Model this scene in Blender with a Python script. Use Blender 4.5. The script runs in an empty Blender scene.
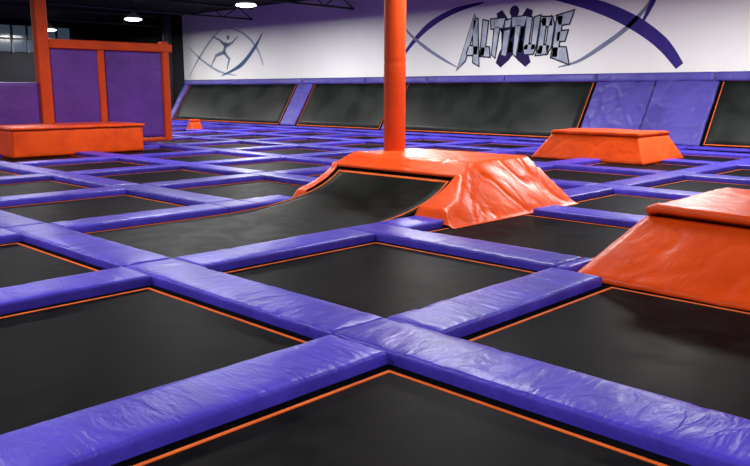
import bpy, math, random
from mathutils import Vector, noise
random.seed(4)
K = 1.65            # one layout unit = 1.65 m (eye height)
COL = bpy.context.scene.collection
def W(*p): return Vector((p[0]*K, p[1]*K, p[2]*K))

# ------------------------------------------------------------ materials
def new_mat(name, col, rough=0.5, spec=0.5, col2=None, nscale=2.0, bump=0.0, bscale=6.0, bdist=0.02,
            stretch=(1,1,1), metallic=0.0, emis=None, estr=0.0, fine=0.0, rvar=0.0, objrand=0.0, lo=.38, hi=.68, dist=0.0):
    m = bpy.data.materials.new(name); m.use_nodes = True
    nt = m.node_tree; N = nt.nodes; L = nt.links
    b = N['Principled BSDF']
    b.inputs['Roughness'].default_value = rough
    b.inputs['Specular IOR Level'].default_value = spec
    b.inputs['Metallic'].default_value = metallic
    tc = N.new('ShaderNodeTexCoord'); mp = N.new('ShaderNodeMapping')
    mp.inputs['Scale'].default_value = stretch
    oi = N.new('ShaderNodeObjectInfo')
    add = N.new('ShaderNodeVectorMath'); add.operation = 'MULTIPLY_ADD'
    L.new(oi.outputs['Random'], add.inputs[0]); add.inputs[1].default_value = (17, 31, 11)
    L.new(tc.outputs['Object'], add.inputs[2]); L.new(add.outputs[0], mp.inputs['Vector'])
    n1 = N.new('ShaderNodeTexNoise'); n1.inputs['Scale'].default_value = nscale
    n1.inputs['Detail'].default_value = 8; n1.inputs['Distortion'].default_value = dist
    L.new(mp.outputs[0], n1.inputs['Vector'])
    mix = N.new('ShaderNodeMix'); mix.data_type = 'RGBA'
    c2 = col2 if col2 else tuple(c*0.82 for c in col)
    mix.inputs[6].default_value = (*col, 1); mix.inputs[7].default_value = (*c2, 1)
    cr = N.new('ShaderNodeMapRange'); cr.inputs[1].default_value = lo; cr.inputs[2].default_value = hi
    L.new(n1.outputs[0], cr.inputs[0]); L.new(cr.outputs[0], mix.inputs[0])
    out = mix.outputs[2]
    if objrand:
        hs = N.new('ShaderNodeHueSaturation')
        mr = N.new('ShaderNodeMapRange'); mr.inputs[3].default_value = 1-objrand; mr.inputs[4].default_value = 1+objrand
        L.new(oi.outputs['Random'], mr.inputs[0]); L.new(mr.outputs[0], hs.inputs['Value'])
        L.new(out, hs.inputs['Color']); out = hs.outputs[0]
    L.new(out, b.inputs['Base Color'])
    if rvar:
        rr = N.new('ShaderNodeMapRange'); rr.inputs[3].default_value = rough-rvar; rr.inputs[4].default_value = rough+rvar
        L.new(cr.outputs[0], rr.inputs[0]); L.new(rr.outputs[0], b.inputs['Roughness'])
    if bump:
        n2 = N.new('ShaderNodeTexNoise'); n2.inputs['Scale'].default_value = bscale
        n2.inputs['Detail'].default_value = 3; n2.inputs['Distortion'].default_value = 1.2
        L.new(mp.outputs[0], n2.inputs['Vector'])
        bp = N.new('ShaderNodeBump'); bp.inputs['Strength'].default_value = bump
        bp.inputs['Distance'].default_value = bdist
        L.new(n2.outputs[0], bp.inputs['Height']); last = bp
        if fine:
            n3 = N.new('ShaderNodeTexNoise'); n3.inputs['Scale'].default_value = bscale*5
            L.new(mp.outputs[0], n3.inputs['Vector'])
            b2 = N.new('ShaderNodeBump'); b2.inputs['Strength'].default_value = fine
            b2.inputs['Distance'].default_value = bdist*0.3
            L.new(n3.outputs[0], b2.inputs['Height']); L.new(bp.outputs[0], b2.inputs['Normal']); last = b2
        L.new(last.outputs[0], b.inputs['Normal'])
    if emis:
        b.inputs['Emission Color'].default_value = (*emis, 1); b.inputs['Emission Strength'].default_value = estr
    return m

PADC=(.060,.040,.45); PADC2=(.040,.027,.33)
M_PADX = new_mat('purple_vinyl_a', PADC, .36, .21, col2=PADC2, nscale=1.6, bump=.5, bscale=4.5, bdist=.02, fine=.32, objrand=.12, stretch=(1.9,.7,1))
M_PADY = new_mat('purple_vinyl_b', PADC, .36, .21, col2=PADC2, nscale=1.6, bump=.5, bscale=4.5, bdist=.02, fine=.32, objrand=.12, stretch=(.7,1.9,1))
M_PAD = M_PADX
M_PADW = new_mat('purple_wall_vinyl', (.080,.064,.33), .45, .25, col2=(.055,.043,.24), nscale=1.2, bump=.6, bscale=2.5, bdist=.05, fine=.3)
M_PUR = new_mat('deep_purple_vinyl', (.11,.025,.27), .5, .3, col2=(.08,.018,.2), nscale=1.2, bump=.25, bscale=2.5, bdist=.03)
M_ORG = new_mat('orange_vinyl', (.74,.072,.006), .36, .20, col2=(.60,.050,.004), nscale=2, bump=.35, bscale=3.0, bdist=.03, fine=.22)
M_ORS = new_mat('orange_vinyl_smooth', (.62,.058,.006), .5, .16, col2=(.52,.046,.005), nscale=2, bump=.15, bscale=3, bdist=.02, fine=.1)
M_ORL = new_mat('orange_webbing', (.66,.12,.02), .7, .1, col2=(.50,.08,.015), nscale=6)
M_ORW = new_mat('orange_webbing_dull', (.60,.10,.02), .7, .1, col2=(.42,.07,.015), nscale=3)
M_MAT = new_mat('black_mesh_mat', (.0035,.0032,.0038), .5, .016, col2=(.0110,.0100,.0110), nscale=3.6, bump=.1, bscale=2, bdist=.02, rvar=.05, lo=.40, hi=.80, dist=.8)
M_MATR = new_mat('black_ramp_mesh', (.0020,.0024,.002), .52, .05, col2=(.0065,.007,.0065), nscale=2.2, bump=.1, bscale=2, bdist=.02, rvar=.05, dist=1.0)
M_MATW = new_mat('black_wall_mesh', (.006,.008,.007), .45, .16, col2=(.015,.018,.016), nscale=1.0, bump=.10, bscale=.8, bdist=.04, rvar=.06, dist=.3)
M_COV = new_mat('black_spring_cover', (.002,.002,.003), .75, .01, col2=(.004,.004,.005), nscale=4)
M_WALL = new_mat('white_painted_wall', (.88,.87,.85), .8, .2, col2=(.80,.79,.77), nscale=.25)
M_DARK = new_mat('black_painted_wall', (.008,.008,.012), .8, .2, nscale=.5)
M_CEIL = new_mat('black_ceiling_paint', (.008,.008,.010), .8, .2, nscale=.5)
M_FLOOR = new_mat('dark_floor', (.005,.005,.006), .8, .1, nscale=1)
M_STEEL = new_mat('dark_steel', (.02,.02,.025), .5, .4, nscale=3)
M_LAMP = new_mat('lamp_shell', (.5,.5,.5), .4, .5, nscale=3)
M_GLOW = new_mat('lamp_glow', (1,1,1), .5, .5, col2=(1,1,1), emis=(.93,.97,1), estr=9)
M_SLATE = new_mat('slate_paint', (.018,.022,.05), .7, .2, nscale=2)
M_SILV = new_mat('silver_paint', (.52,.55,.62), .7, .2, col2=(.27,.31,.40), nscale=1.8, lo=.42, hi=.66)
M_INDI = new_mat('indigo_paint', (.016,.007,.075), .7, .2, nscale=2)
M_VIO = new_mat('violet_paint', (.040,.022,.22), .7, .2, nscale=2)
M_GREY = new_mat('grey_blue_paint', (.20,.23,.34), .7, .2, nscale=2)
M_FAINT = new_mat('faint_grey_paint', (.32,.38,.46), .7, .2, nscale=2)
M_BLUE = new_mat('dull_blue_paint', (.07,.11,.24), .7, .2, nscale=2)
M_GLASS = new_mat('dark_glass', (.02,.03,.05), .15, .5, nscale=2, emis=(.25,.35,.5), estr=.12)

# ------------------------------------------------------------ helpers
def obj(name, me, mat=None, parent=None, loc=None, smooth=True):
    o = bpy.data.objects.new(name, me); COL.objects.link(o)
    if mat and not me.materials: me.materials.append(mat)
    if smooth:
        for p in me.polygons: p.use_smooth = True
    if parent: o.parent = parent
    if loc is not None: o.location = loc
    return o
def top(o, label, cat, group=None):
    o['label'] = label; o['category'] = cat
    if group: o['group'] = group
    return o
def empty(name, loc=(0,0,0)):
    e = bpy.data.objects.new(name, None); e.empty_display_size = .2; COL.objects.link(e); e.location = loc; return e
def mesh(name, vs, fs):
    me = bpy.data.meshes.new(name); me.from_pydata([tuple(v) for v in vs], [], fs); me.update(); return me
def recalc(me):
    import bmesh
    bm = bmesh.new(); bm.from_mesh(me); bmesh.ops.recalc_face_normals(bm, faces=bm.faces); bm.to_mesh(me); bm.free()

def pad_mesh(name, lx, ly, h, seed, amp=.004, mat=None):
    """soft vinyl pad, size in metres, origin at its base centre"""
    r = h*.36
    def axis(L, step=.06):
        pos = [0,0,0,r*.12,r*.45,r]; lev = [0,.4,.70,.88,.97,1.0]
        n = max(2, int((L-2*r)/step)); inner = [r+(L-2*r)*k/n for k in range(1,n)]
        P = pos+inner+[L-p for p in reversed(pos)]
        Q = lev+[1.0]*len(inner)+list(reversed(lev))
        return P, Q
    X, QX = axis(lx); Y, QY = axis(ly)
    longx = lx > ly
    vs=[]; fs=[]
    for i,x in enumerate(X):
        for j,y in enumerate(Y):
            l = 1-math.sqrt((1-QX[i])**2+(1-QY[j])**2); l = max(0,l)
            e = min(min(x,lx-x), min(y,ly-y))
            puff = .006*min(1, e/.10)
            sx,sy = (8,2.2) if longx else (2.2,8)
            if abs(lx-ly)<.05: sx=sy=4
            loc = max(0,min(1,.5+1.6*noise.noise(Vector((x*1.3+seed*2, y*1.3, 8+seed)))))
            nz = noise.noise(Vector((x*2.3+seed*7, y*2.3, seed))) + (.2+.9*loc)*noise.noise(Vector((x*sx+seed*3, y*sy, seed+5)))
            cr = abs(noise.noise(Vector((x*sx*.8+seed, y*sy*.8, 3.3+seed))))
            z = h*l + (puff + amp*nz - .010*loc*max(0,.12-cr)/.12)*min(1,l*l)
            if l<=0: z=0
            wob = .003*noise.noise(Vector((x*4, y*4, seed+9)))
            vs.append((x-lx/2+wob, y-ly/2+wob, z))
    ny=len(Y)
    for i in range(len(X)-1):
        for j in range(ny-1):
            a=i*ny+j; fs.append((a,a+ny,a+ny+1,a+1))
    me = mesh(name, vs, fs); me.materials.append(mat or M_PAD); return me

def puffy(name, p00, p10, p11, p01, mat, puff=.03, amp=.012, n=18, thick=.05, parent=None, seed=0, raw=False, freq=2.6, edge=.08):
    """cushioned vinyl panel spanning four corners (layout units)"""
    P=[(Vector(p) if raw else W(*p)) for p in (p00,p10,p11,p01)]
    nrm = (P[1]-P[0]).cross(P[3]-P[0])
    if nrm.length<1e-6: nrm=(P[2]-P[1]).cross(P[3]-P[1])
    nrm.normalize()
    lu=max((P[1]-P[0]).length,(P[2]-P[3]).length); lv=max((P[3]-P[0]).length,(P[2]-P[1]).length)
    nu=max(8,min(70,int(lu/.045))); nv=max(8,min(40,int(lv/.045)))
    vs=[];fs=[]
    for i in range(nu+1):
        for j in range(nv+1):
            u=i/nu; v=j/nv
            q=P[0]*(1-u)*(1-v)+P[1]*u*(1-v)+P[2]*u*v+P[3]*(1-u)*v
            eu=min(u,1-u)*lu; ev=min(v,1-v)*lv; e=min(eu,ev)
            k=math.sin(min(1,e/edge)*math.pi/2)
            nn=noise.noise(q*freq*.6+Vector((seed,0,0)))+.30*noise.noise(q*freq*2.5+Vector((0,seed,0)))
            c=abs(noise.noise(q*freq*.9+Vector((seed,5,1))))
            d=puff*k+amp*nn*k-amp*.9*max(0,.09-c)/.09*k
            vs.append(q+nrm*d)
    for i in range(nu):
        for j in range(nv):
            a=i*(nv+1)+j; fs.append((a,a+nv+1,a+nv+2,a+1))
    me=mesh(name,vs,fs)
    o=obj(name,me,mat,parent)
    s=o.modifiers.new('Solidify','SOLIDIFY'); s.thickness=thick; s.offset=-1
    return o

def box(name, x0,y0,z0,x1,y1,z1, mat, parent=None, bev=0.0, kind=None, raw=False):
    k = 1 if raw else K
    c=Vector(((x0+x1)/2,(y0+y1)/2,(z0+z1)/2))*k; h=Vector((abs(x1-x0),abs(y1-y0),abs(z1-z0)))*k/2
    vs=[(sx*h.x,sy*h.y,sz*h.z) for sx in(-1,1) for sy in(-1,1) for sz in(-1,1)]
    fs=[(0,1,3,2),(4,6,7,5),(0,4,5,1),(2,3,7,6),(0,2,6,4),(1,5,7,3)]
    me=mesh(name,vs,fs); recalc(me)
    o=obj(name,me,mat,parent,loc=c,smooth=False)
    if bev:
        b=o.modifiers.new('Bevel','BEVEL'); b.width=bev; b.segments=3
    if kind: o['kind']=kind
    return o

def ribbon_frame(name, x0,y0,x1,y1,w,z,t, mat):
    vs=[]
    for zz in (z,z+t):
        for (a,b) in ((x0,y0),(x1,y0),(x1,y1),(x0,y1)): vs.append((a,b,zz))
        for (a,b) in ((x0+w,y0+w),(x1-w,y0+w),(x1-w,y1-w),(x0+w,y1-w)): vs.append((a,b,zz))
    fs=[]
    for i in range(4):
        j=(i+1)%4
        fs += [(8+i,8+j,12+j,12+i),(i,4+i,4+j,j),(i,j,8+j,8+i),(4+i,12+i,12+j,4+j)]
    me=mesh(name,vs,fs); recalc(me); me.materials.append(mat)
    return me

# ------------------------------------------------------------ room shell
ZF=-.05; ZC=3.35
box('floor',-8,-6,ZF-.1,14.3,27.2,ZF,M_FLOOR,kind='structure')
box('ceiling',-8,-6,ZC,14.3,27.2,ZC+.1,M_CEIL,kind='structure')
box('wall_back',14.05,-6,ZF,14.25,22.4,ZC,M_WALL,kind='structure')
box('wall_back_dark',14.05,22.4,ZF,14.25,27.2,ZC,M_DARK,kind='structure')
box('wall_left',-8,27,ZF,14.25,27.2,ZC,M_DARK,kind='structure')
box('wall_right',-8,-6.2,ZF,14.25,-6,ZC,M_DARK,kind='structure')
box('wall_front',-8.2,-6,ZF,-8,27.2,ZC,M_DARK,kind='structure')
box('window_1',9.4,26.95,2.25,12.4,27.0,3.1,M_GLASS,kind='structure')
for k in range(7):
    x=9.4+.5*k
    box('trim_%d'%(k+1),x-.03,26.9,2.22,x+.03,26.95,3.13,M_STEEL,kind='structure')
box('trim_8',9.35,26.9,2.64,12.45,26.95,2.70,M_STEEL,kind='structure')

for k,y in enumerate((6,10.2,14.4,18.6,22.8)):
    e=empty('ceiling_truss',W(3,y,ZC)); top(e,'black steel roof truss spanning the dark ceiling','roof truss','roof trusses')
    def bar(a,b,r):
        a=Vector(a)*K;b=Vector(b)*K;d=(b-a);q=d.to_track_quat('Z','Y')
        vs=[];n=6
        for t in (0,1):
            for s in range(n):
                an=s*2*math.pi/n; vs.append(a+d*t+q@Vector((r*math.cos(an),r*math.sin(an),0)))
        return vs,[(s,(s+1)%n,n+(s+1)%n,n+s) for s in range(n)]
    V=[];F=[]
    def addb(a,b,r):
        vs,fs=bar(a,b,r); o0=len(V); V.extend(vs); F.extend([tuple(i+o0 for i in f) for f in fs])
    addb((-11,0,-.05),(11,0,-.05),.06)
    obj('top_chord',mesh('c',V,F),M_STEEL,e); V=[];F=[]
    addb((-11,0,-.35),(11,0,-.35),.05)
    obj('bottom_chord',mesh('c',V,F),M_STEEL,e); V=[];F=[]
    for s in range(44):
        x=-11+s*.5; addb((x,0,-.05 if s%2 else -.35),(x+.5,0,-.35 if s%2 else -.05),.025)
    obj('web',mesh('c',V,F),M_STEEL,e)

# ------------------------------------------------------------ high bay lamps
def lathe(prof,n=28):
    vs=[];fs=[]
    for r,z in prof:
        for s in range(n):
            a=2*math.pi*s/n; vs.append((r*math.cos(a),r*math.sin(a),z))
    for i in range(len(prof)-1):
        for s in range(n):
            t=(s+1)%n; fs.append((i*n+s,i*n+t,(i+1)*n+t,(i+1)*n+s))
    return vs,fs
LZ=2.87
me_sh=mesh('lamp_shade',*lathe([(.06,.36),(.10,.34),(.13,.25),(.28,.12),(.42,.0),(.40,.0),(.26,.11),(.05,.22)])); me_sh.materials.append(M_LAMP)
me_gl=mesh('lamp_lens',*lathe([(.001,-.06),(.2,-.05),(.38,.0),(.37,.05),(.001,.06)])); me_gl.materials.append(M_GLOW)
me_rod=mesh('hanging_rod',*lathe([(.012,.34),(.012,(ZC-LZ)*K)],8)); me_rod.materials.append(M_STEEL)
for x in (-4.4,.7,5.8,10.9):
    for y in (-.6,4.5,9.6,14.7,19.8,25.2):
        e=empty('high_bay_lamp',W(x,y,LZ)); top(e,'round white high-bay lamp hanging from dark ceiling','lamp','high-bay ceiling lamps')
        obj('lamp_shade',me_sh,None,e); obj('lamp_lens',me_gl,None,e); obj('hanging_rod',me_rod,None,e)
        l=bpy.data.lights.new('lamp_light','AREA'); l.shape='DISK'; l.size=1.6; l.energy=350; l.color=(1,.985,.965)
        if x>9: l.energy=640
        if x<5: l.energy=320
        lo=bpy.data.objects.new('lamp_light',l); COL.objects.link(lo); lo.parent=e; lo.location=(0,0,-.09)

# ------------------------------------------------------------ trampoline court
PX,PY=1.67,1.69; X0,Y0=1.98,1.86; BW=.31; PH=.052
def bx(i): return X0+PX*i
def by(j): return Y0+PY*j
CX=PX-BW; CY=PY-BW
gap=.010
LBL='purple-blue vinyl safety pad between the black trampolines'
FOOT=[(3.60,.10,5.64,2.085),(4.42,3.40,6.15,5.56),(2.29,3.868,4.9,5.232),(9.88,4.58,11.27,6.45),(4.36,11.67,6.53,12.88),(10.44,16.54,11.06,17.06)]
_cache={}
def place_pad(x0,y0,x1,y1,v):
    segs=[(x0,y0,x1,y1)]
    alongx=(x1-x0)>(y1-y0)
    for f in FOOT:
        out=[]
        for s in segs:
            ox=min(s[2],f[2])-max(s[0],f[0]); oy=min(s[3],f[3])-max(s[1],f[1])
            if ox<=.02 or oy<=.02: out.append(s); continue
            if alongx:
                if f[0]>s[0]: out.append((s[0],s[1],f[0],s[3]))
                if f[2]<s[2]: out.append((f[2],s[1],s[2],s[3]))
            else:
                if f[1]>s[1]: out.append((s[0],s[1],s[2],f[1]))
                if f[3]<s[3]: out.append((s[0],f[3],s[2],s[3]))
        segs=out
    for s in segs:
        lx,ly=s[2]-s[0],s[3]-s[1]
        if min(lx,ly)<.06: continue
        key=(round(lx,3),round(ly,3),v)
        if key not in _cache:
            _cache[key]=pad_mesh('pad',lx*K-gap,ly*K-gap,PH*K,len(_cache)*1.37+v,mat=M_PADX if alongx else M_PADY)
        o=obj('safety_pad',_cache[key],None,None,W((s[0]+s[2])/2,(s[1]+s[3])/2,0))
        top(o,LBL,'pad','purple safety pads of the trampoline court')
def tramp_meshes(w,l):
    w*=K; l*=K; i1=.075; sw=.026
    cov=ribbon_frame('spring_cover',-w/2,-l/2,w/2,l/2,i1,ZF*K,-ZF*K,M_COV)
    st=ribbon_frame('orange_border',-w/2+i1,-l/2+i1,w/2-i1,l/2-i1,sw,-.004,.008,M_ORL)
    a=w/2-i1-.002; b=l/2-i1-.002; n=16
    vs=[(-a+2*a*u/n,-b+2*b*v/n,-.012*math.sin(math.pi*u/n)*math.sin(math.pi*v/n)) for u in range(n+1) for v in range(n+1)]
    fs=[(u*(n+1)+v,(u+1)*(n+1)+v,(u+1)*(n+1)+v+1,u*(n+1)+v+1) for u in range(n) for v in range(n)]
    m=mesh('jump_mat',vs,fs); m.materials.append(M_MAT)
    return cov,st,m
TM=tramp_meshes(CX,CY); TN=tramp_meshes(.62,CY)
def tramp(x,y,ms):
    e=empty('trampoline',W(x,y,ZF))
    top(e,'black rectangular trampoline with orange border line set between purple pads','trampoline','floor trampolines')
    for nm,m in zip(('spring_cover','orange_border','jump_mat'),ms):
        obj(nm,m,None,e,loc=(0,0,-ZF*K),smooth=(nm=='jump_mat'))
def vis(x,y):
    return y>.324*x-2.2 and x>.35*y-1.9
SKIP_T={(2,0),(1,2),(2,2),(3,2)}
for i in range(0,8):
    for j in range(-1,12):
        xs=bx(i-1)+BW; ys=by(j-1)+BW; cx=xs+CX/2; cy=ys+CY/2
        if not vis(cx,cy): continue
        if (i,j) not in SKIP_T: tramp(cx if i<7 else xs+.31,cy,TM if i<7 else TN)
        s=random.randrange(4)
        if i<7:
            place_pad(xs,by(j),bx(i),by(j)+BW,s)
            place_pad(bx(i),ys,bx(i)+BW,by(j)+BW,(s+1)%4)
        else:
            place_pad(xs,by(j),xs+.56,by(j)+BW,0)
tramp(6.58,by(1)+BW+CY/2,tramp_meshes(.80,CY))

# ------------------------------------------------------------ curved ramp with orange padding
ramp=empty('curved_ramp',W(5.4,4.5,0)); top(ramp,'black curved trampoline ramp with wrinkled orange vinyl padding','ramp')
prof=[(2.29,0),(3.3,0),(3.7,.006),(4.0,.022),(4.25,.05),(4.45,.09),(4.62,.14),(4.77,.21),(4.90,.30)]
def pz(x):
    for k in range(len(prof)-1):
        if prof[k][0]<=x<=prof[k+1][0]:
            p0=prof[max(0,k-1)];p1=prof[k];p2=prof[k+1];p3=prof[min(len(prof)-1,k+2)]
            t=(x-p1[0])/(p2[0]-p1[0]); d=p2[0]-p1[0]
            m1=(p2[1]-p0[1])/(p2[0]-p0[0])*d; m2=(p3[1]-p1[1])/(p3[0]-p1[0])*d
            return (2*t**3-3*t**2+1)*p1[1]+(t**3-2*t**2+t)*m1+(-2*t**3+3*t**2)*p2[1]+(t**3-t**2)*m2
    return prof[-1][1]
def strip(name,x0,x1,y0,y1,dz,mat,n=60,ny=10,th=.02):
    vs=[];fs=[]
    for i in range(n+1):
        x=x0+(x1-x0)*i/n
        for j in range(ny+1):
            y=y0+(y1-y0)*j/ny
            vs.append(W(x,y,pz(x)+dz))
    for i in range(n):
        for j in range(ny):
            a=i*(ny+1)+j; fs.append((a,a+ny+1,a+ny+2,a+1))
    o=obj(name,mesh(name,vs,fs),mat,ramp,loc=-ramp.location)
    s=o.modifiers.new('S','SOLIDIFY'); s.thickness=th; s.offset=-1
    return o
YR0,YR1=by(1)+BW,by(2)
strip('ramp_mat',2.295,4.90,YR0+.003,YR1-.003,0,M_MATR)
strip('orange_border',4.838,4.860,YR0+.04,YR1-.04,.004,M_ORL,4,10,.004)
strip('orange_border',2.34,4.855,YR0+.04,YR0+.057,.004,M_ORL,70,1,.004)
strip('orange_border',2.34,4.855,YR1-.057,YR1-.04,.004,M_ORL,70,1,.004)
strip('orange_border',2.34,2.355,YR0+.04,YR1-.04,.004,M_ORL,2,10,.004)
TZ=.405
def smin(a,b,k=.018):
    h=max(0,min(1,.5+.5*(b-a)/k)); return b*(1-h)+a*h-k*h*(1-h)
def cover_h(x,y):
    """height of the vinyl cover: sloped facets with softened crests"""
    if x<4.88: f=(pz(x)+(.030 if y<4.5 else .014))*min(1,(x-(4.34 if y<4.5 else 4.40))/.10)
    else: f=.325+(TZ-.325)*min(1.3,(x-4.88)/.24)
    r=(y-3.45)/.44*TZ
    l=(5.40-y)/.09*TZ
    b=(6.13-x)/.13*TZ
    h=smin(smin(smin(f,r,.03),l),b)
    return smin(h,TZ+.006,.02)
def axis_vals(a,b,step,extra):
    v=[a+(b-a)*i/int((b-a)/step) for i in range(int((b-a)/step)+1)]
    for e_ in extra:
        k=min(range(len(v)),key=lambda q:abs(v[q]-e_)); v[k]=e_
    return v
AX=axis_vals(4.36,6.14,.018,[4.88]); AY=axis_vals(3.44,5.43,.018,[YR0-.004,YR1+.004])
vs=[];fs=[]
for x in AX:
    for y in AY:
        h=cover_h(x,y)
        hx=(cover_h(min(6.14,x+.01),y)-cover_h(max(4.361,x-.01),y))/.02; hy=(cover_h(x,y+.01)-cover_h(x,y-.01))/.02
        nrm=Vector((-hx,-hy,1)).normalized()
        q=Vector((x*K,y*K,0)); slope=min(1,abs(hy)*1.2)
        # taut vinyl: shallow irregular pulls down the slope
        f1=noise.noise(Vector((x*3.4+y*1.5,y*1.8,2.0)))*.020*slope
        c1=abs(noise.noise(Vector((x*2.6-y*1.2+3,y*2.4,9.0)))); f1-=.010*slope*max(0,.08-c1)/.08
        f1+=noise.noise(q*1.8)*.006
        c2=abs(noise.noise(q*2.1+Vector((4,1,0)))); f1-=.005*max(0,.07-c2)/.07
        sx=4.62+(5.10-4.62)*(y-3.45)/.44
        if y<3.90: f1-=.010*max(0,1-abs(x-sx)/.02)
        if x>4.9: f1-=.007*max(0,1-abs(x-5.13)/.018)*(1 if 3.9<y<5.33 else 0)
        edge=min(1,max(0,h)/.05)
        p=Vector((x,y,max(0,h)))+nrm*f1*edge*(.4 if abs(x-4.88)<.04 else 1)
        p.z=max(.003,p.z)
        vs.append(W(*p))
ny=len(AY)
for i in range(len(AX)-1):
    for j in range(ny-1):
        xm=(AX[i]+AX[i+1])/2; ym=(AY[j]+AY[j+1])/2
        if xm<4.88 and YR0-.004<ym<YR1+.004: continue
        if cover_h(xm,ym)<-.012: continue
        a=i*ny+j; fs.append((a,a+ny,a+ny+1,a+1))
obj('padded_cover',mesh('padded_cover',vs,fs),M_ORG,ramp,loc=-ramp.location)
def tube(name,pts,r,mat,parent):
    V=[];F=[];n=8
    for k,p in enumerate(pts):
        d=(pts[min(k+1,len(pts)-1)]-pts[max(k-1,0)]); qq=d.to_track_quat('Z','Y')
        for s in range(n):
            a=2*math.pi*s/n; V.append(p+qq@Vector((r*math.cos(a),r*math.sin(a),0)))
    for k in range(len(pts)-1):
        for s in range(n):
            t=(s+1)%n; F.append((k*n+s,k*n+t,(k+1)*n+t,(k+1)*n+s))
    return obj(name,mesh(name,V,F),mat,parent,loc=-parent.location)
tube('seam_piping',[W(4.885,YR0+(YR1-YR0)*k/20,.312) for k in range(21)],.022,M_ORG,ramp)

# ------------------------------------------------------------ orange sloped blocks
def frustum(name,label,B,T,amp=.008,puff=.018,seed=0,slab=.045):
    c=W((B[0][0]+B[2][0])/2,(B[0][1]+B[2][1])/2,B[0][2])
    e=empty(name,c); top(e,label,'padded block','orange sloped blocks')
    for k in range(4):
        m=(k+1)%4
        t0=Vector(T[k])-Vector((0,0,slab)); t1=Vector(T[m])-Vector((0,0,slab))
        o=puffy('side_pad',B[k],B[m],tuple(t1),tuple(t0),M_ORG,puff=puff,amp=amp,seed=seed+k,parent=e,edge=.05); o.location=-e.location
    mid=sum((Vector(t) for t in T),Vector())/4
    TT=[Vector(t)+(Vector(t)-mid).normalized()*.02 for t in T]
    o=puffy('top_pad',*[tuple(t) for t in TT],M_ORG,puff=.025,amp=amp,seed=seed+8,parent=e,thick=slab*K+.015,edge=.06); o.location=-e.location
    return e
zb=.006
frustum('orange_block','orange vinyl block with sloped sides on black trampolines',
   [(3.625,.16,zb),(5.60,.16,zb),(5.60,2.06,zb),(3.64,2.06,zb)],[(3.96,.45,.355),(5.2,.45,.355),(5.2,1.86,.36),(4.08,1.86,.36)],seed=20,amp=.012,puff=.015)
frustum('orange_block','orange vinyl block with sloped sides near the white wall',
   [(9.92,4.62,zb),(11.22,4.62,zb),(11.22,6.40,zb),(9.92,6.40,zb)],[(10.12,4.82,.40),(11.05,4.82,.40),(11.05,6.18,.40),(10.12,6.18,.40)],seed=40,amp=.013,puff=.015)
frustum('orange_wedge','small orange padded wedge near the wall trampolines',
   [(10.6,16.7,zb),(10.95,16.7,zb),(10.95,16.95,zb),(10.6,16.95,zb)],[(10.68,16.76,.26),(10.9,16.76,.26),(10.9,16.9,.26),(10.68,16.9,.26)],seed=60)

# ------------------------------------------------------------ padded column
def padded_column(name,x,y,z0,z1,r,mat,label):
    e=empty(name,W(x,y,z0)); top(e,label,'column')
    n=40; vs=[];fs=[]; nz=120; Hh=(z1-z0)*K
    for i in range(nz+1):
        z=Hh*i/nz
        for s in range(n):
            a=2*math.pi*s/n
            rr=r*K*(1+.010*noise.noise(Vector((math.cos(a)*1.5,math.sin(a)*1.5,z*2)))) 
            rr-= .008*max(0,1-abs((z%1.35)-.05)/.03)
            vs.append((rr*math.cos(a),rr*math.sin(a),z))
    for i in range(nz):
        for s in range(n):
            t=(s+1)%n; fs.append((i*n+s,i*n+t,(i+1)*n+t,(i+1)*n+s))
    obj('column_padding',mesh('cp',vs,fs),mat,e)
    sv,sf=lathe([(r*K*.75,0),(r*K*.75,(ZC-z0)*K)],20); obj('steel_core',mesh('sc',sv,sf),M_STEEL,e)
    box('closure_strap',-.03,r*K-.01,.05,.03,r*K+.012,Hh-.02,mat,e,bev=.008,raw=True)
    return e
padded_column('padded_column',5.60,5.19,TZ-.002,3.25,.106,M_ORS,'orange vinyl-wrapped round column rising from the ramp platform')
padded_column('dark_column',13.6,22.6,ZF,3.3,.16,M_STEEL,'black steel column at the end of the white wall')

# ------------------------------------------------------------ sloped wall trampolines
BX_,TX_=13.22,13.94; BZ,TZW=.05,1.18
def wp(y,t,off=0.0):
    x=BX_+(TX_-BX_)*t; z=BZ+(TZW-BZ)*t
    n=Vector((-(TZW-BZ),0,TX_-BX_)).normalized()
    return (x+n.x*off, y, z+n.z*off)
def wall_tramp(ya,yb):
    e=empty('wall_trampoline',W(13.3,(ya+yb)/2,0)); top(e,'sloped black trampoline panel with orange border against the white wall','trampoline','sloped wall trampolines')
    def quad(nm,y1,y2,t1,t2,off,mat,th=.03):
        vs=[];fs=[];nu=30;nv=10
        for i in range(nu+1):
            for j in range(nv+1):
                y=y1+(y2-y1)*i/nu; t=t1+(t2-t1)*j/nv
                vs.append(W(*wp(y,t,off)))
        for i in range(nu):
            for j in range(nv):
                a=i*(nv+1)+j; fs.append((a,a+nv+1,a+nv+2,a+1))
        o=obj(nm,mesh(nm,vs,fs),mat,e,loc=-e.location)
        s=o.modifiers.new('S','SOLIDIFY'); s.thickness=th; s.offset=-1
    quad('spring_cover',ya,yb,0,1,0,M_COV)
    quad('jump_mat',ya-.06,yb+.06,.04,.96,.006,M_MATW,.008)
    w=.018; tw=.014
    V=[];F=[]
    for (y1,y2,t1,t2) in ((ya-.05,yb+.05,.025,.025+tw),(ya-.05,yb+.05,.975-tw,.975),(ya-.05,ya-.05-w,.025,.975),(yb+.05+w,yb+.05,.025,.975)):
        o0=len(V); V+= [W(*wp(y1,t1,.009)),W(*wp(y2,t1,.009)),W(*wp(y2,t2,.009)),W(*wp(y1,t2,.009))]; F.append((o0,o0+1,o0+2,o0+3))
    obj('orange_border',mesh('ob',V,F),M_ORW,e,loc=-e.location,smooth=False)
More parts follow.
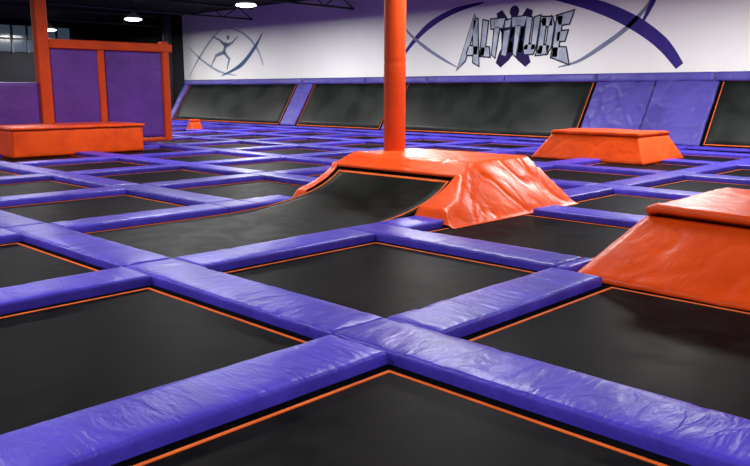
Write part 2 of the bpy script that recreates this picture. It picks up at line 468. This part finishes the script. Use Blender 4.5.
for a,b in [(21.9,16.5),(15.85,12.72),(12.5,7.55),(5.20,1.2)]: wall_tramp(a,b)
def wallpad(y1,y2,t1,t2,lab='purple vinyl pad on the sloped wall',n=0,puff=.05,off=.01,amp=.02):
    o=puffy('wall_pad',wp(y1,t1,off),wp(y2,t1,off),wp(y2,t2,off),wp(y1,t2,off),M_PADW,puff=puff,amp=amp,seed=n,freq=2.0)
    return top(o,lab,'pad','purple pads around the wall trampolines')
wallpad(16.49,15.86,0,1,n=1); wallpad(12.71,12.51,0,1,n=2); wallpad(22.2,21.91,0,1,n=9)
wide='wide purple vinyl pad on the sloped wall'
wallpad(7.54,6.36,0,1,wide,3,.035,amp=.05); wallpad(6.35,5.21,0,1,wide,4,.035,amp=.05)
ys=[22.2,19.2,16.3,13.9,11.85,9.7,7.55,5.3,3.2,1.2]
for k in range(len(ys)-1):
    a,b=ys[k]-.005,ys[k+1]+.005
    o=puffy('top_rail_pad',(TX_-.06,a,TZW-.03),(TX_-.06,b,TZW-.03),(TX_-.03,b,TZW+.13),(TX_-.03,a,TZW+.13),M_PADW,puff=.03,amp=.012,thick=.16,seed=k)
    top(o,'purple vinyl pad capping the sloped wall trampolines','pad','purple rail pads')
    o=puffy('base_pad',(12.92,b,PH),(13.20,b,PH),(13.20,a,PH),(12.92,a,PH),M_PAD,puff=.02,amp=.01,thick=.085,seed=k+20)
    top(o,'purple vinyl pad along the foot of the sloped wall','pad','purple base pads')

# ------------------------------------------------------------ left platform and padded frame
e=empty('orange_platform',W(5,12.2,0)); top(e,'long orange padded box platform before the purple panels','platform')
x0,x1,y0,y1,z0,z1=4.40,6.5,11.70,12.85,.006,.42
for (a,b,c,d,s) in (((x0,y0,z0),(x1,y0,z0),(x1,y0,z1),(x0,y0,z1),1),((x1,y0,z0),(x1,y1,z0),(x1,y1,z1),(x1,y0,z1),2),
                    ((x0,y1,z0),(x0,y0,z0),(x0,y0,z1),(x0,y1,z1),3),((x1,y1,z0),(x0,y1,z0),(x0,y1,z1),(x1,y1,z1),4)):
    o=puffy('side_pad',a,b,c,d,M_ORG,puff=.012,amp=.006,seed=s,parent=e); o.location=-e.location
o=puffy('top_pad',(x0-.03,y0-.03,z1+.03),(x1+.03,y0-.03,z1+.03),(x1+.03,y1,z1+.03),(x0-.03,y1,z1+.03),M_ORG,puff=.015,amp=.008,thick=.08,seed=9,parent=e); o.location=-e.location

e=empty('padded_goal_frame',W(6.5,13.05,PH)); top(e,'orange padded post frame holding purple vinyl panels','padded frame')
def ebox(nm,a,mat,bev=.03):
    o=box(nm,*a,mat,e,bev=bev); o.location=Vector(o.location)-Vector(e.location); return o
YF=13.05
zp=PH+.008
ebox('tall_post',(5.40,YF-.09,zp,5.60,YF+.09,3.3),M_ORS,.04)
ebox('post',(6.45,YF-.05,zp,6.57,YF+.05,1.75),M_ORS)
ebox('post',(7.69,YF-.07,zp,7.83,YF+.07,1.87),M_ORS)
ebox('top_beam',(5.60,YF-.08,1.68,7.90,YF+.08,1.83),M_ORS)
ebox('base_beam',(5.60,YF-.07,zp,7.69,YF+.07,.12),M_ORS)
for (a,b,z,s) in ((5.61,6.44,1.68,1),(6.58,7.68,1.68,2),(4.1,5.39,1.12,3)):
    o=puffy('purple_panel',(a,YF-.03,.13),(b,YF-.03,.13),(b,YF-.03,z),(a,YF-.03,z),M_PUR,puff=.03,amp=.01,seed=s,parent=e); o.location=-e.location

# ------------------------------------------------------------ wall graphics (painted on the white wall)
def ribbon(pts,ws,closed=False):
    P=[Vector((-p[0],p[1])) for p in pts]; n=len(P); V=[];F=[]
    if not isinstance(ws,(list,tuple)): ws=[ws]*n
    for i,p in enumerate(P):
        a=P[i-1] if (i>0 or closed) else None; b=P[(i+1)%n] if (i<n-1 or closed) else None
        if a is None: d=(b-p).normalized(); nn=Vector((-d.y,d.x)); k=1
        elif b is None: d=(p-a).normalized(); nn=Vector((-d.y,d.x)); k=1
        else:
            d1=(p-a).normalized(); d2=(b-p).normalized(); nn=(Vector((-d1.y,d1.x))+Vector((-d2.y,d2.x)))
            if nn.length<1e-4: nn=Vector((-d1.y,d1.x))
            nn.normalize(); k=1/max(.5,nn.dot(Vector((-d1.y,d1.x))))
        V.append(p+nn*ws[i]/2*k); V.append(p-nn*ws[i]/2*k)
    m=n if closed else n-1
    for i in range(m):
        j=(i+1)%n; F.append((2*i,2*i+1,2*j+1,2*j))
    return V,F
def smooth_pts(pts,ws,n=10):
    out=[];ow=[]
    for k in range(len(pts)-1):
        p0=pts[max(0,k-1)];p1=pts[k];p2=pts[k+1];p3=pts[min(len(pts)-1,k+2)]
        for s in range(n):
            t=s/n
            f=lambda a,b,c,d:.5*((2*b)+(-a+c)*t+(2*a-5*b+4*c-d)*t*t+(-a+3*b-3*c+d)*t**3)
            out.append((f(p0[0],p1[0],p2[0],p3[0]),f(p0[1],p1[1],p2[1],p3[1]))); ow.append(ws[k]*(1-t)+ws[k+1]*t)
    out.append(pts[-1]); ow.append(ws[-1]); return out,ow
def wallmesh(name,V,F,layer,mat,parent,label=None,cat=None):
    o=obj(name,mesh(name,[(14.05*K-.004-.004*layer,-v.x*K,v.y*K) for v in V],F),mat,parent,smooth=False)
    if parent: o.location=-Vector(parent.location)
    if label: top(o,label,cat)
    return o
def paint(name,strokes,layer,mat,parent=None,label=None,cat=None):
    V=[];F=[]
    for pts,ws,cl in strokes:
        v,f=ribbon(pts,ws,cl); o0=len(V); V+=v; F+=[tuple(i+o0 for i in q) for q in f]
    return wallmesh(name,V,F,layer,mat,parent,label,cat)
logo=empty('wall_logo',W(14.05,9.6,2.1)); top(logo,'painted ALTiTUDE lettering over a dark jumping figure on the white wall','wall logo')
# pointed, tapering letters as convex polygons in a unit box
LET={
 'A':[[(-.30,-.14),(.16,.06),(.60,.96),(.44,1.10)],[(.40,1.02),(.66,1.02),(1.06,-.06),(.70,.02)],[(.16,.20),(.24,.40),(.86,.40),(.90,.20)]],
 'L':[[(-.06,1.04),(.48,1.0),(.48,.0),(.04,.0)],[(.04,.25),(.04,.0),(1.10,-.03),(.92,.24)]],
 'T':[[(-.10,1.02),(.02,.77),(1.0,.77),(1.10,1.03)],[(.29,.80),(.71,.80),(.62,-.06),(.36,.02)]],
 'i':[[(.0,.66),(1.05,.69),(.90,-.04),(.05,.0)],[(.0,.94),(1.05,.98),(1.0,.77),(.0,.76)]],
 'U':[[(-.05,1.03),(.38,.99),(.36,.12),(.0,.12)],[(.0,.18),(.14,.0),(.86,.0),(1.0,.18),(.9,.26),(.1,.26)],[(.62,.99),(1.05,1.03),(1.0,.12),(.64,.12)]],
 'D':[[(.0,1.0),(.38,1.0),(.38,.0),(.0,.0)],[(-.08,1.02),(.80,1.0),(.90,.77),(.12,.77)],[(.74,1.0),(1.02,.82),(1.02,.18),(.74,.0),(.64,.2),(.64,.8)],[(.12,.23),(.90,.23),(.80,.0),(-.08,-.03)]],
 'E':[[(.0,1.0),(.42,1.0),(.42,.0),(.0,.0)],[(-.06,1.0),(1.22,1.10),(1.0,.80),(.2,.78)],[(.2,.61),(.96,.63),(.84,.39),(.2,.39)],[(.0,.24),(1.0,.22),(1.42,-.18),(-.04,.0)]]}
def letters(grow):
    V=[];F=[]
    word='ALTiTUDE'; wid=[.54,.30,.37,.165,.37,.36,.37,.36]
    gaps=[.035,-.02,.055,.055,.055,.060,.055,0]
    x=-10.90
    sc=(2.58-sum(gaps))/sum(wid)
    for k,c in enumerate(word):
        w=wid[k]*sc
        xc=x+w/2; arch=-.06*((xc+9.62)/1.3)**2
        base=1.74+arch*.5; h=.74+arch
        if k==0: base-=.14; h+=.22
        if k==7: base-=.06; h+=.11
        for poly in LET[c]:
            P=[Vector((x+px*w+.12*(q-.5)*h, base+q*h)) for px,q in poly]
            if grow:
                n=len(P); ar=sum(P[i].x*P[(i+1)%n].y-P[(i+1)%n].x*P[i].y for i in range(n)); sg=1 if ar>0 else -1
                Q=[]
                for i in range(n):
                    d1=(P[i]-P[i-1]).normalized(); d2=(P[(i+1)%n]-P[i]).normalized()
                    n1=Vector((d1.y,-d1.x))*sg; n2=Vector((d2.y,-d2.x))*sg
                    m=(n1+n2); m.normalize(); Q.append(P[i]+m*grow/max(.55,m.dot(n1)))
                P=Q
            o0=len(V); V+=P; F.append(tuple(range(o0,o0+len(P))))
        x+=w+gaps[k]
    return V,F
def disc(cy,cz,r,n=20):
    return ([(cy+r/2*math.cos(2*math.pi*s/n),cz+r/2*math.sin(2*math.pi*s/n)) for s in range(n)],r*.98,True)
fig=[([(9.98,2.64),(9.88,2.40),(9.6,2.15)],[.16,.28,.46],False),([(9.22,2.64),(9.32,2.40),(9.6,2.15)],[.16,.28,.46],False),
     ([(9.6,2.48),(9.6,1.78)],[.66,.60],False),([(9.62,1.98),(9.84,1.70),(9.98,1.52)],[.36,.30,.16],False),([(9.58,1.98),(9.36,1.70),(9.22,1.52)],[.36,.30,.16],False),
     disc(9.6,2.62,.12)]
paint('jumping_figure',fig,1,M_INDI,logo)
v,f=letters(.030); wallmesh('letter_outline',v,f,2,M_SLATE,logo)
v,f=letters(0); wallmesh('letter_fill',v,f,3,M_SILV,logo)
def swoosh(pts,ws,mat,label,layer=0):
    p,w=smooth_pts(pts,ws); return paint('wall_swoosh',[(p,w,False)],layer,mat,None,label,'wall graphic')
swoosh([(12.9,1.62),(12.5,2.05),(11.92,2.47),(11.2,2.74),(10.4,2.86)],[.03,.10,.15,.12,.03],M_VIO,'curved violet stripe painted beside the lettering')
swoosh([(8.9,2.86),(8.4,2.78),(7.6,2.55),(6.9,2.22),(6.35,1.83),(6.0,1.42)],[.03,.16,.24,.26,.24,.16],M_VIO,'broad curved violet stripe painted beside the lettering')
swoosh([(12.9,2.75),(12.6,2.35),(12.05,1.97),(11.5,1.68),(11.1,1.5)],[.02,.05,.08,.06,.02],M_GREY,'grey-blue curve crossing on the white wall',1)
swoosh([(8.5,1.45),(8.05,1.56),(7.6,1.80),(7.1,2.12),(6.7,2.5),(6.5,2.85)],[.02,.06,.09,.09,.07,.03],M_GREY,'grey-blue curve painted on the white wall')
swoosh([(6.75,2.25),(6.6,2.55),(6.45,2.9)],[.05,.1,.12],M_VIO,'short violet stripe painted on the white wall',1)
em=empty('wall_emblem',W(14.05,20.1,2.1)); top(em,'faint grey-blue jumping figure and curves painted on the white wall','wall emblem')
fig2=[([(20.75,2.62),(20.35,2.50),(20.05,2.32)],[.03,.07,.13],False),([(19.4,2.56),(19.7,2.38),(19.98,2.32)],[.03,.07,.13],False),([(19.98,2.40),(20.16,2.10)],[.15,.12],False),
      ([(20.16,2.12),(20.55,2.04),(20.85,1.72)],[.12,.09,.03],False),([(20.13,2.12),(19.87,1.92),(20.0,1.60)],[.12,.09,.03],False),disc(19.90,2.55,.07)]
paint('jumping_figure',fig2,1,M_GREY,em)
c1=smooth_pts([(22.1,1.42),(21.6,1.9),(20.9,2.45),(20.2,2.85)],[.02,.07,.08,.02]); c2=smooth_pts([(22.1,2.35),(21.3,1.90),(20.4,1.55),(19.5,1.42)],[.02,.07,.07,.02])
c3=smooth_pts([(19.9,2.85),(19.1,2.62),(18.5,2.2),(18.2,1.7)],[.02,.06,.08,.03]); c4=smooth_pts([(20.3,1.42),(19.3,1.72),(18.6,2.2),(18.2,2.6)],[.02,.13,.12,.02])
paint('curved_stripe',[(c1[0],c1[1],False),(c2[0],c2[1],False),(c3[0],c3[1],False)],0,M_FAINT,em)
paint('curved_stripe',[(c4[0],c4[1],False)],1,M_BLUE,em)

# ------------------------------------------------------------ world, camera
w=bpy.data.worlds.new('world'); bpy.context.scene.world=w; w.use_nodes=True
w.node_tree.nodes['Background'].inputs[0].default_value=(.5,.55,.65,1); w.node_tree.nodes['Background'].inputs[1].default_value=.05
cam=bpy.data.cameras.new('camera'); cam.sensor_width=36; cam.lens=770/750*36; cam.clip_start=.05; cam.clip_end=200
co=bpy.data.objects.new('camera',cam); COL.objects.link(co); co.location=(0,0,K)
p=math.radians(10.54); co.rotation_euler=Vector((.716*math.cos(p),.698*math.cos(p),-math.sin(p))).to_track_quat('-Z','Y').to_euler()
bpy.context.scene.camera=co
bpy.context.scene.view_settings.view_transform='Standard'
